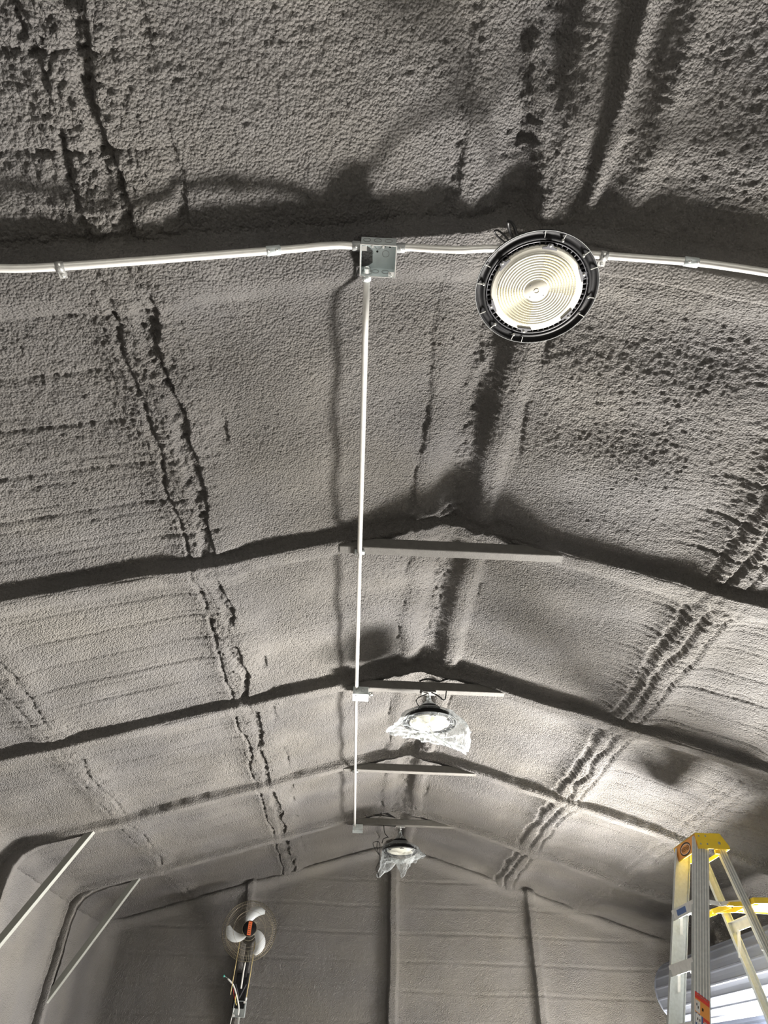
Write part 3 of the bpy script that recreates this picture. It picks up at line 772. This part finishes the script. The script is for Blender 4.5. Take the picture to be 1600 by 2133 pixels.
b = MB()
ang = [2*PI*k/32 for k in range(32)]
def lring(r, z): return [F(r*math.cos(a), r*math.sin(a), z) for a in ang]
def ldisc(mb, rings):
    pts = []; 
    for r, z in rings: pts += lring(r, z)
    K = len(rings); n = 32
    fs = [(i*n+k, i*n+(k+1) % n, (i+1)*n+(k+1) % n, (i+1)*n+k) for i in range(K-1) for k in range(n)]
    mb.add(pts, fs, True); return mb
wbuild(ldisc(MB(), [(0.0001, 0.068), (0.066, 0.068), (0.074, 0.062), (0.074, 0.056), (0.060, 0.050)]), 'guard_badge', M['black'], root)
st = MB(); st.add([F(x, y, 0.0695) for x, y in ((-.019, -.064), (.019, -.064), (.019, .064), (-.019, .064))] + [F(x, y, 0.0685) for x, y in ((-.019, -.064), (.019, -.064), (.019, .064), (-.019, .064))], [(0, 1, 2, 3), (0, 4, 5, 1), (1, 5, 6, 2), (2, 6, 7, 3), (3, 7, 4, 0)])
st = wbuild(st, 'sticker', M['orange'], root); st['label'] = 'bright orange sticker on the hub'
b = MB()
for i in range(6):
    y0 = -0.05+i*0.018; w = 0.008 if i % 2 else 0.012
    b.add([F(x, y, 0.0700) for x, y in ((-w, y0), (w*0.7, y0), (w*0.7, y0+.004), (-w, y0+.004))], [(0, 1, 2, 3)])
wbuild(b, 'sticker_print', M['blackp'], root)
wbuild(ldisc(MB(), [(0.0001, 0.03), (0.055, 0.03), (0.060, 0.02), (0.060, -0.02), (0.05, -0.03), (0.0001, -0.03)]), 'hub', M['black'], root)
wbuild(ldisc(MB(), [(0.0001, -0.065), (0.075, -0.07), (0.085, -0.09), (0.080, -0.17), (0.05, -0.20), (0.0001, -0.20)]), 'motor_housing', M['black'], root)
mx_ = FC.x-0.005; wy = BACK-0.055
b = MB(); b.bar((mx_, 8.30, FC.z-0.02), (mx_-0.02, 8.40, FC.z-0.38), 0.055, 0.05, (1, 0, 0)); wbuild(b, 'arm', M['black'], root, 0.008)
b = MB(); b.prism([(-0.062, 0), (0.058, 0), (0.070, 0.30), (-0.055, 0.30)], 0.035, (mx_-0.045, wy, FC.z-0.640), (1, 0, 0), (0, 0, 1)); wbuild(b, 'wall_plate', M['black'], root, 0.005)
for s in (-1, 1):
    b = MB(); b.bar((mx_-0.04, 8.40, FC.z-0.56), (mx_-0.04+s*0.055, 8.40, FC.z-0.44), 0.010, 0.008, (0, 1, 0)); wbuild(b, 'wall_plate_rib', M['fin'], root)
b = MB(); b.tube(smooth([(mx_-0.01, 8.36, FC.z-0.17), (mx_-0.025, 8.345, FC.z-0.3), (mx_-0.03, 8.36, FC.z-0.48)]), 0.009, 10); wbuild(b, 'motor_lead', M['white'], root)
b = MB(); b.tube([(FC.x-0.085, 8.14, FC.z-0.10), (FC.x-0.095, 8.14, FC.z-0.36), (FC.x-0.105, 8.16, FC.z-0.55)], 0.0042, 6); wbuild(b, 'pull_cord', M['cord'], root)
b = MB(); b.tube([(FC.x+0.075, 8.14, FC.z-0.10), (FC.x+0.072, 8.14, FC.z-0.36), (FC.x+0.062, 8.14, FC.z-0.57)], 0.0042, 6); c = wbuild(b, 'pull_cord', M['cord'], root)
b = MB(); b.tube([(FC.x+0.062, 8.14, FC.z-0.565), (FC.x+0.061, 8.14, FC.z-0.58), (FC.x+0.060, 8.14, FC.z-0.60)], [0.005, 0.011, 0.006], 8)
b.v = [(x-root.location[0], y-root.location[1], z-root.location[2]) for x, y, z in b.v]; b.build('cord_knob', M['white'], c)

# wall box under the fan with its loose cable, and the conduit below it
bx, bz = -1.165, 2.155
root = empty('junction_box', (bx, wy, bz), 'open steel box on the end wall under the fan', 'junction box', 'junction boxes')
b = MB(); x0, x1, z0, z1, y1, y0 = bx-0.062, bx+0.058, bz-0.065, bz+0.065, wy, wy-0.052; t = 0.003
b.box(((x0+x1)/2, y1-t/2, (z0+z1)/2), (x1-x0, t, z1-z0))
for cc, ss in ((((x0+x1)/2, (y0+y1)/2, z0), (x1-x0, y1-y0, t)), (((x0+x1)/2, (y0+y1)/2, z1), (x1-x0, y1-y0, t)), ((x0, (y0+y1)/2, (z0+z1)/2), (t, y1-y0, z1-z0)), ((x1, (y0+y1)/2, (z0+z1)/2), (t, y1-y0, z1-z0))): b.box(cc, ss)
wbuild(b, 'box_body', M['galv'], root)
for x, z in ((x0+.012, z0+.01), (x1-.012, z1-.01)):
    b = MB(); b.box((x, y0+0.002, z), (0.024, 0.003, 0.018)); wbuild(b, 'ear', M['zinc'], root)
b = MB(); b.box((bx+0.004, wy-0.004, bz+0.03), (0.004, 0.003, 0.004)); b.box((bx+0.004, wy-0.004, bz+0.015), (0.004, 0.003, 0.004)); wbuild(b, 'screw_hole', M['hole'], root)
root = empty('loose_cable', (bx-0.01, wy-0.04, bz-0.05), 'white cable with coloured wire ends curling up out of the box under the fan', 'cable')
b = MB(); b.tube(smooth([(bx-0.005, wy-0.03, bz-0.055), (bx-0.010, wy-0.05, bz+0.02), (bx-0.045, wy-0.08, bz+0.11), (bx-0.09, wy-0.10, bz+0.19), (bx-0.155, wy-0.12, bz+0.245)]), 0.008, 10); wbuild(b, 'jacket', M['white'], root)
b = MB(); b.tube(smooth([(bx-0.155, wy-0.12, bz+0.245), (bx-0.18, wy-0.12, bz+0.258), (bx-0.20, wy-0.12, bz+0.262)]), 0.0025, 6); wbuild(b, 'bare_wire', M['galv'], root)
b = MB(); b.tube([(bx-0.198, wy-0.12, bz+0.255), (bx-0.200, wy-0.12, bz+0.275)], [0.012, 0.009], 10); wbuild(b, 'wire_cap', M['wire_g'], root)
b = MB(); b.tube(smooth([(bx-0.045, wy-0.06, bz+0.05), (bx-0.075, wy-0.08, bz+0.12), (bx-0.085, wy-0.09, bz+0.17)]), 0.004, 6); wbuild(b, 'red_wire', M['wire_r'], root)
b = MB(); b.tube(smooth([(bx-0.035, wy-0.06, bz+0.03), (bx-0.052, wy-0.08, bz+0.07), (bx-0.048, wy-0.09, bz+0.12)]), 0.004, 6); wbuild(b, 'yellow_wire', M['wire_y'], root)
root = empty('conduit', (bx, wy-0.03, 0.0), 'pale conduit running down the end wall below the fan', 'conduit', 'conduits')
wbuild(MB().tube([(bx+0.002, wy-0.026, bz-0.066), (bx+0.002, wy-0.026, 0.0)], 0.0135, 12), 'pipe', M['emt'], root)
b = MB(); b.tube(smooth([(bx-0.05, wy-0.03, bz+0.02), (bx-0.068, wy-0.03, bz-0.06), (bx-0.085, wy-0.03, bz-0.30), (bx-0.09, wy-0.03, bz-0.7)]), 0.004, 8)
tag(b.build('thin_cord', M['white']), 'thin pale cord hanging beside the conduit under the fan', 'cable')

# ---------------------------------------------------------------- roll-up door
RX, RZ, RR = XW-0.33, 2.34, 0.25
root = empty('roll_up_door', (RX, DY0, DZ), 'pale blue-grey ribbed steel roll-up door coiled above the side opening', 'door')
nrib = 19; prof = []
for k in range(nrib):
    a = 2*PI*k/nrib; da = 2*PI/nrib
    for u, rr in ((0.0, RR), (0.10, RR+0.007), (0.22, RR+0.007), (0.32, RR), (0.66, RR-0.003)):
        prof.append((a+u*da, rr))
ya, yb = DY0-0.05, DY1-0.06
vs_ = []
for y in (ya, yb): vs_ += [(RX+r*math.cos(a), y, RZ+r*math.sin(a)) for a, r in prof]
n = len(prof); b = MB(); b.add(vs_, [(k, (k+1) % n, n+(k+1) % n, n+k) for k in range(n)])
wbuild(b, 'curtain_roll', M['door'], root)
for y, s in ((yb, 1), (ya, -1)):
    b = MB(); b.lathe([(0.0001, 0), (RR-0.02, 0), (RR+0.012, 0.0), (RR+0.012, 0.006), (0.0001, 0.006)], (RX, y, RZ), 40, Matrix.Rotation(PI/2, 3, 'X')); wbuild(b, 'roll_end', M['door'], root)
    b = MB(); b.box((XW-0.05, y+s*0.03, RZ-0.02), (0.16, 0.012, 0.36)); b.box(((RX+XW)/2, y+s*0.03, RZ), (XW-RX, 0.012, 0.06)); wbuild(b, 'bracket', M['galv'], root)
for k in range(16):
    a = 2*PI*(k+0.5)/16
    b = MB(); b.box((RX+(RR-0.006)*math.cos(a), yb-0.004, RZ+(RR-0.006)*math.sin(a)), (0.010, 0.004, 0.030), Matrix.Rotation(-a, 3, 'Y')); wbuild(b, 'rim_slot', M['blackp'], root)
b = MB(); b.tube([(RX, ya-0.05, RZ), (RX, yb+0.05, RZ)], 0.02, 10); wbuild(b, 'axle', M['galv'], root)
# hanging strip of the curtain, its stiffening bars and weather seal
b = MB(); zz = [2.30, 2.24, 2.225, 2.165, 2.15, 2.09, 2.075, 2.02]; xx = [0, 0, .012, .012, 0, 0, .012, .012]
pts = [(XW-0.10+x, y, z) for y in (ya, yb) for x, z in zip(xx, zz)]
pts2 = [(x+0.004, y, z) for x, y, z in pts]; K = len(zz)
b.add(pts+pts2, [(i, i+1, K+i+1, K+i) for i in range(K-1)] + [(2*K+i, 3*K+i, 3*K+i+1, 2*K+i+1) for i in range(K-1)] + [(K-1, 3*K-1, 4*K-1, 2*K-1)])
wbuild(b, 'curtain', M['door'], root)
b = MB(); b.box((XW-0.095, (ya+yb)/2, 2.005), (0.05, yb-ya, 0.035)); wbuild(b, 'bottom_bar', M['galv'], root)
for y in (ya+0.02, yb-0.02):
    b = MB(); b.box((XW-0.10, y+0.03*(1 if y > 6 else -1), 1.15), (0.07, 0.05, 2.3)); wbuild(b, 'guide_rail', M['door'], root)

# ---------------------------------------------------------------- step ladder
LY0, LY1 = 4.72, 5.06
root = empty('step_ladder', (2.25, 4.89, 0), 'tall aluminium step ladder with yellow top cap and yellow pail shelf', 'ladder')
def lerp3(a, b_, z):
    t = (z-a[2])/(b_[2]-a[2]); return Vector(a).lerp(Vector(b_), t)
spread = 0.055   # the rails splay along y towards the floor
FN = ((2.362, LY0, 2.93), (1.43, LY0-spread*2, 0.02)); FF = ((2.362, LY1, 2.93), (1.43, LY1+spread*2, 0.02))
RN = ((2.485, LY0+0.015, 2.90), (2.985, LY0-spread, 0.02)); RF = ((2.485, LY1-0.015, 2.90), (2.985, LY1+spread, 0.02))
def channel(a, b_, web, fl, t, inward, ribs, name='front_rail'):
    """C-shaped rail: web in the x-z plane, flanges pointing inward (+1/-1 along y)"""
    a = Vector(a); b_ = Vector(b_); tt = (b_-a).normalized()
    yv = Vector((0, 1, 0)); yv = (yv-tt*yv.dot(tt)).normalized(); xv = yv.cross(tt)
    if xv.x < 0: xv = -xv
    mb = MB()
    mb.bar(a, b_, web, t, xv)
    for s in (-1, 1):
        o_ = xv*(s*(web/2-t/2)) + yv*(inward*fl/2)
        mb.bar(a+o_, b_+o_, t, fl, xv)
    o = wbuild(mb, name, M['alud'], root)
    for k in range(ribs):
        u = -web/2+web*(k+0.5)/ribs
        r_ = MB(); c = xv*u - yv*(inward*(t/2+0.0015)); r_.bar(a+c, b_+c, web*0.07, 0.005, xv)
        r_.v = [(x-root.location[0], y-root.location[1], z-root.location[2]) for x, y, z in r_.v]
        r_.build('rib', M['alu'], o)
    return o, xv, yv, tt
fr_near, fxv, fyv, ftt = channel(FN[0], FN[1], 0.100, 0.030, 0.004, 1, 6)
channel(FF[0], FF[1], 0.100, 0.030, 0.004, -1, 5)
channel(RN[0], RN[1], 0.052, 0.028, 0.003, 1, 3, 'rear_rail')
channel(RF[0], RF[1], 0.052, 0.028, 0.003, -1, 3, 'rear_rail')
# steps
for i in range(9):
    z = 2.52-0.315*i
    if z < 0.2: break
    a = lerp3(*FN, z); c = lerp3(*FF, z)
    st_ = MB()
    st_.bar(a+Vector((-0.002, 0.004, 0.030)), c+Vector((-0.002, -0.004, 0.030)), 0.094, 0.004, (1, 0, 0))
    st_.bar(a+Vector((-0.048, 0.004, 0.000)), c+Vector((-0.048, -0.004, 0.000)), 0.004, 0.060, (1, 0, 0))
    st_.bar(a+Vector((0.044, 0.004, 0.015)), c+Vector((0.044, -0.004, 0.015)), 0.004, 0.030, (1, 0, 0))
    so = wbuild(st_, 'step', M['alu'], root)
    if i == 0:
        b = MB(); p = a.lerp(c, 0.55)+Vector((-0.0505, 0, 0.002)); b.box(p, (0.001, 0.15, 0.034))
        b.v = [(x-root.location[0], y-root.location[1], z_-root.location[2]) for x, y, z_ in b.v]
        lo = b.build('warning_label', M['bluep'], so)
    # gusset braces to each rail
    for q, s in ((a, 1), (c, -1)):
        b = MB(); b.bar(q+Vector((-0.03, s*0.03, -0.11)), q+Vector((-0.035, s*0.11, -0.02)), 0.018, 0.003, (1, 0, 0)); wbuild(b, 'step_brace', M['alu'], root)
for i in range(5):
    z = 2.50-0.60*i if i else 2.46
    a = lerp3(*RN, z); c = lerp3(*RF, z)
    b = MB(); b.bar(a+Vector((0.012, 0, 0)), c+Vector((0.012, 0, 0)), 0.004, 0.058, (1, 0, 0)); b.bar(a+Vector((0.0, 0, 0.028)), c+Vector((0.0, 0, 0.028)), 0.024, 0.004, (1, 0, 0)); wbuild(b, 'rear_brace', M['alu'], root)
    for q, s in ((a, 1), (c, -1)):
        b = MB(); b.bar(q+Vector((0.0, s*0.004, -0.17)), q+Vector((0.012, s*0.075, -0.02)), 0.020, 0.003, (1, 0, 0)); wbuild(b, 'rear_gusset', M['alu'], root)
# spreaders
for y, a_, b2 in ((LY0+0.03, FN, RN), (LY1-0.03, FF, RF)):
    p = lerp3(*a_, 2.56); q = lerp3(*b2, 2.56); p.y = q.y = y; m_ = p.lerp(q, 0.45)+Vector((0, 0, -0.02))
    b = MB(); b.bar(p, m_, 0.004, 0.026, (0, 1, 0)); b.bar(m_+Vector((0, .004, 0)), q+Vector((0, .004, 0)), 0.004, 0.026, (0, 1, 0)); s_ = wbuild(b, 'spreader', M['alu'], root)
    b = MB(); b.tube([m_+Vector((0, -0.008, 0)), m_+Vector((0, 0.010, 0))], 0.007, 10)
    b.v = [(x-root.location[0], y_-root.location[1], z-root.location[2]) for x, y_, z in b.v]; b.build('rivet', M['zinc'], s_)
# top cap: a hollow moulding
x0, x1, zt_, zb = 2.318, 2.500, 2.958, 2.858
b = MB(); b.prism([(0, 0), (0.215, 0), (0.215, 0.022), (0.172, 0.100), (0.098, 0.100), (0.092, 0.094), (0.060, 0.100), (0, 0.100)], -0.006, (x0, LY0-0.022, zb), (1, 0, 0), (0, 0, 1))
cap = wbuild(b, 'top_cap', M['yellow'], root, 0.002)
b = MB(); b.prism([(0, 0), (0.215, 0), (0.215, 0.022), (0.172, 0.100), (0.0, 0.100)], -0.006, (x0, LY1+0.028, zb), (1, 0, 0), (0, 0, 1))
b.box((x0+0.003, (LY0+LY1)/2, (zt_+zb)/2), (0.006, LY1-LY0+0.05, 0.100))
b.box((x0+0.085, (LY0+LY1)/2, zt_-0.004), (0.17, LY1-LY0+0.04, 0.006))
b.box((x0+0.212, (LY0+LY1)/2, zb+0.012), (0.006, LY1-LY0+0.04, 0.024))
b.box((x0+0.020, LY0+0.022, zb-0.035), (0.030, 0.03, 0.07)); b.box((x0+0.13, LY0+0.0, zb-0.012), (0.035, 0.016, 0.026))
wbuild(b, 'cap_shell', M['yellow'], root, 0.002)
def capprint(mb, name, m, parent=root): return wbuild(mb, name, m, parent)
for x, z in ((0.020, 0.080), (0.066, 0.080), (0.020, 0.030), (0.066, 0.030)):
    b = MB(); b.lathe([(0.0001, 0.002), (0.005, 0.001), (0.006, 0)], (x0+x, LY0-0.0222, zb+z), 12, Matrix.Rotation(PI/2, 3, 'X')); wbuild(b, 'rivet', M['galvd'], root)
b = MB(); b.lathe([(0.0001, 0.006), (0.007, 0.005), (0.010, 0)], (x0+0.150, LY0-0.0222, zb+0.038), 14, Matrix.Rotation(PI/2, 3, 'X')); wbuild(b, 'pivot_bolt', M['galvd'], root)
for y in (LY0+0.075, LY1-0.035):
    b = MB(); b.prism([(0.040*math.cos(2*PI*k/20), 0.009*math.sin(2*PI*k/20)) for k in range(20)], 0.0015, (x0-0.0012, y, zb+0.080), (0, 1, 0), (0, 0, 1)); wbuild(b, 'cap_slot', M['whitep'] if False else M['wire_y'], root)
# logo: orange panel, dark oval ring and the word
b = MB(); b.box((x0-0.0008, (LY0+LY1)/2+0.003, zb+0.050), (0.001, LY1-LY0+0.03, 0.088)); pn = wbuild(b, 'logo_panel', M['orange2'], root)
oy, oz = (LY0+LY1)/2+0.012, zb+0.046
def oval(ra, rb, ra2, rb2, off, m, nm):
    n = 40; pts = []
    for (A, B) in ((ra, rb), (ra2, rb2)):
        pts += [(x0-off, oy+A*math.cos(2*PI*k/n), oz+B*math.sin(2*PI*k/n)) for k in range(n)]
    b = MB(); b.add(pts, [(k, (k+1) % n, n+(k+1) % n, n+k) for k in range(n)]); return wbuild(b, nm, m, root)
oval(0.092, 0.040, 0.080, 0.031, 0.0018, M['blackp'], 'logo_ring')
oval(0.078, 0.0295, 0.0735, 0.0265, 0.0018, M['whitep'], 'logo_line')
fc = bpy.data.curves.new('logo_word', 'FONT'); fc.body = 'WERNER'; fc.size = 0.040; fc.align_x = 'CENTER'; fc.align_y = 'CENTER'; fc.extrude = 0.0003
fc.materials.append(M['blackp'])
tmp = bpy.data.objects.new('logo_word_tmp', fc); scn.collection.objects.link(tmp)
bpy.context.view_layer.update()
fme = bpy.data.meshes.new_from_object(tmp.evaluated_get(bpy.context.evaluated_depsgraph_get()))
bpy.data.objects.remove(tmp)
fo = bpy.data.objects.new('logo_word', fme); scn.collection.objects.link(fo); fo.parent = root
fo.matrix_local = Matrix.Translation(Vector((x0-0.0020, oy, oz))-root.location) @ Matrix(((0, 0, -1), (-1, 0, 0), (0, 1, 0))).to_4x4() @ Matrix.Diagonal((0.85, 1, 1, 1))
# pail shelf
b = MB(); sz = 2.545
shelf = [(2.58, LY0-0.03), (2.90, LY0-0.07), (2.95, LY0-0.02), (2.95, LY1-0.10), (2.90, LY1-0.06), (2.58, LY1-0.08)]
b.prism([(x-2.62, y-LY0) for x, y in shelf], 0.010, (2.62, LY0, sz), (1, 0, 0), (0, 1, 0))
for p, q in zip(shelf, shelf[1:]+shelf[:1]):
    b.bar((p[0], p[1], sz+0.010), (q[0], q[1], sz+0.010), 0.034, 0.006, (0, 0, 1))
b.bar((2.44, LY0+0.01, sz-0.01), (2.44, LY1-0.02, sz-0.01), 0.030, 0.012, (1, 0, 0))
for yy in (LY0+0.025, LY1-0.10):
    b.bar((2.44, yy, sz-0.006), (2.63, yy, sz+0.006), 0.012, 0.026, (0, 1, 0))
wbuild(b, 'pail_shelf', M['yellow'], root)
for yy in (LY1-0.06, LY0+0.06):
    b = MB(); b.bar((2.33, yy, 2.50), (2.46, yy, 2.54), 0.006, 0.03, (0, 1, 0)); wbuild(b, 'shelf_arm', M['yellow'], root)
# printed label on the near rail
def rail_patch(s0, s1, u0, u1, off, m, nm, parent):
    """s: height on the rail, u: -0.5..0.5 across the web"""
    pts = []
    for z, u in ((s0, u0), (s0, u1), (s1, u1), (s1, u0)):
        p = lerp3(*FN, z-0.03*(u)) + fxv*(u*0.1) - fyv*(0.0055+off); pts.append(p)
    q = [p+fyv*0.0006 for p in pts]
    b = MB(); b.add(pts+q, [(0, 1, 2, 3), (0, 4, 5, 1), (1, 5, 6, 2), (2, 6, 7, 3), (3, 7, 4, 0)])
    b.v = [(x-root.location[0], y-root.location[1], z-root.location[2]) for x, y, z in b.v]
    return b.build(nm, m, parent)
lab = rail_patch(2.045, 1.60, -0.42, 0.42, 0, M['bluep'], 'rail_label', fr_near); lab['label'] = 'red, orange and blue printed label with white pictograms'
# coloured fields of the label are thin printed pieces on the rail (siblings of the label)
for s0, s1, u0, u1, m in ((2.042, 2.012, -.42, .42, 'redp'), (2.012, 1.945, -.42, .42, 'orange2'), (1.945, 1.920, .05, .42, 'redp'), (2.005, 1.95, -.40, -.12, 'whitep'),
                          (1.94, 1.90, -.36, -.05, 'whitep'), (1.93, 1.885, .12, .38, 'whitep'), (1.885, 1.78, -.40, -.12, 'tealp'), (1.87, 1.80, 0.0, .36, 'whitep'), (2.036, 2.031, -.3, .35, 'whitep'), (1.985, 1.970, -0.02, .08, 'blackp'),
                          (1.770, 1.70, -.36, .36, 'whitep')):
    rail_patch(s0, s1, u0, u1, 0.0006, M[m], 'label_print', fr_near)
for s0, u0 in ((1.925, -.28), (1.925, -.16), (1.915, .2), (1.915, .3), (1.905, .2), (1.99, -.33), (1.98, -.25)):
    rail_patch(s0, s0-0.012, u0, u0+0.05, 0.0010, M['blackp'], 'label_print', fr_near)
# rubber feet
for q in (FN[1], FF[1], RN[1], RF[1]):
    b = MB(); b.box((q[0], q[1], 0.02), (0.11 if q[0] < 2 else 0.07, 0.045, 0.04)); wbuild(b, 'foot', M['black'], root, 0.006)
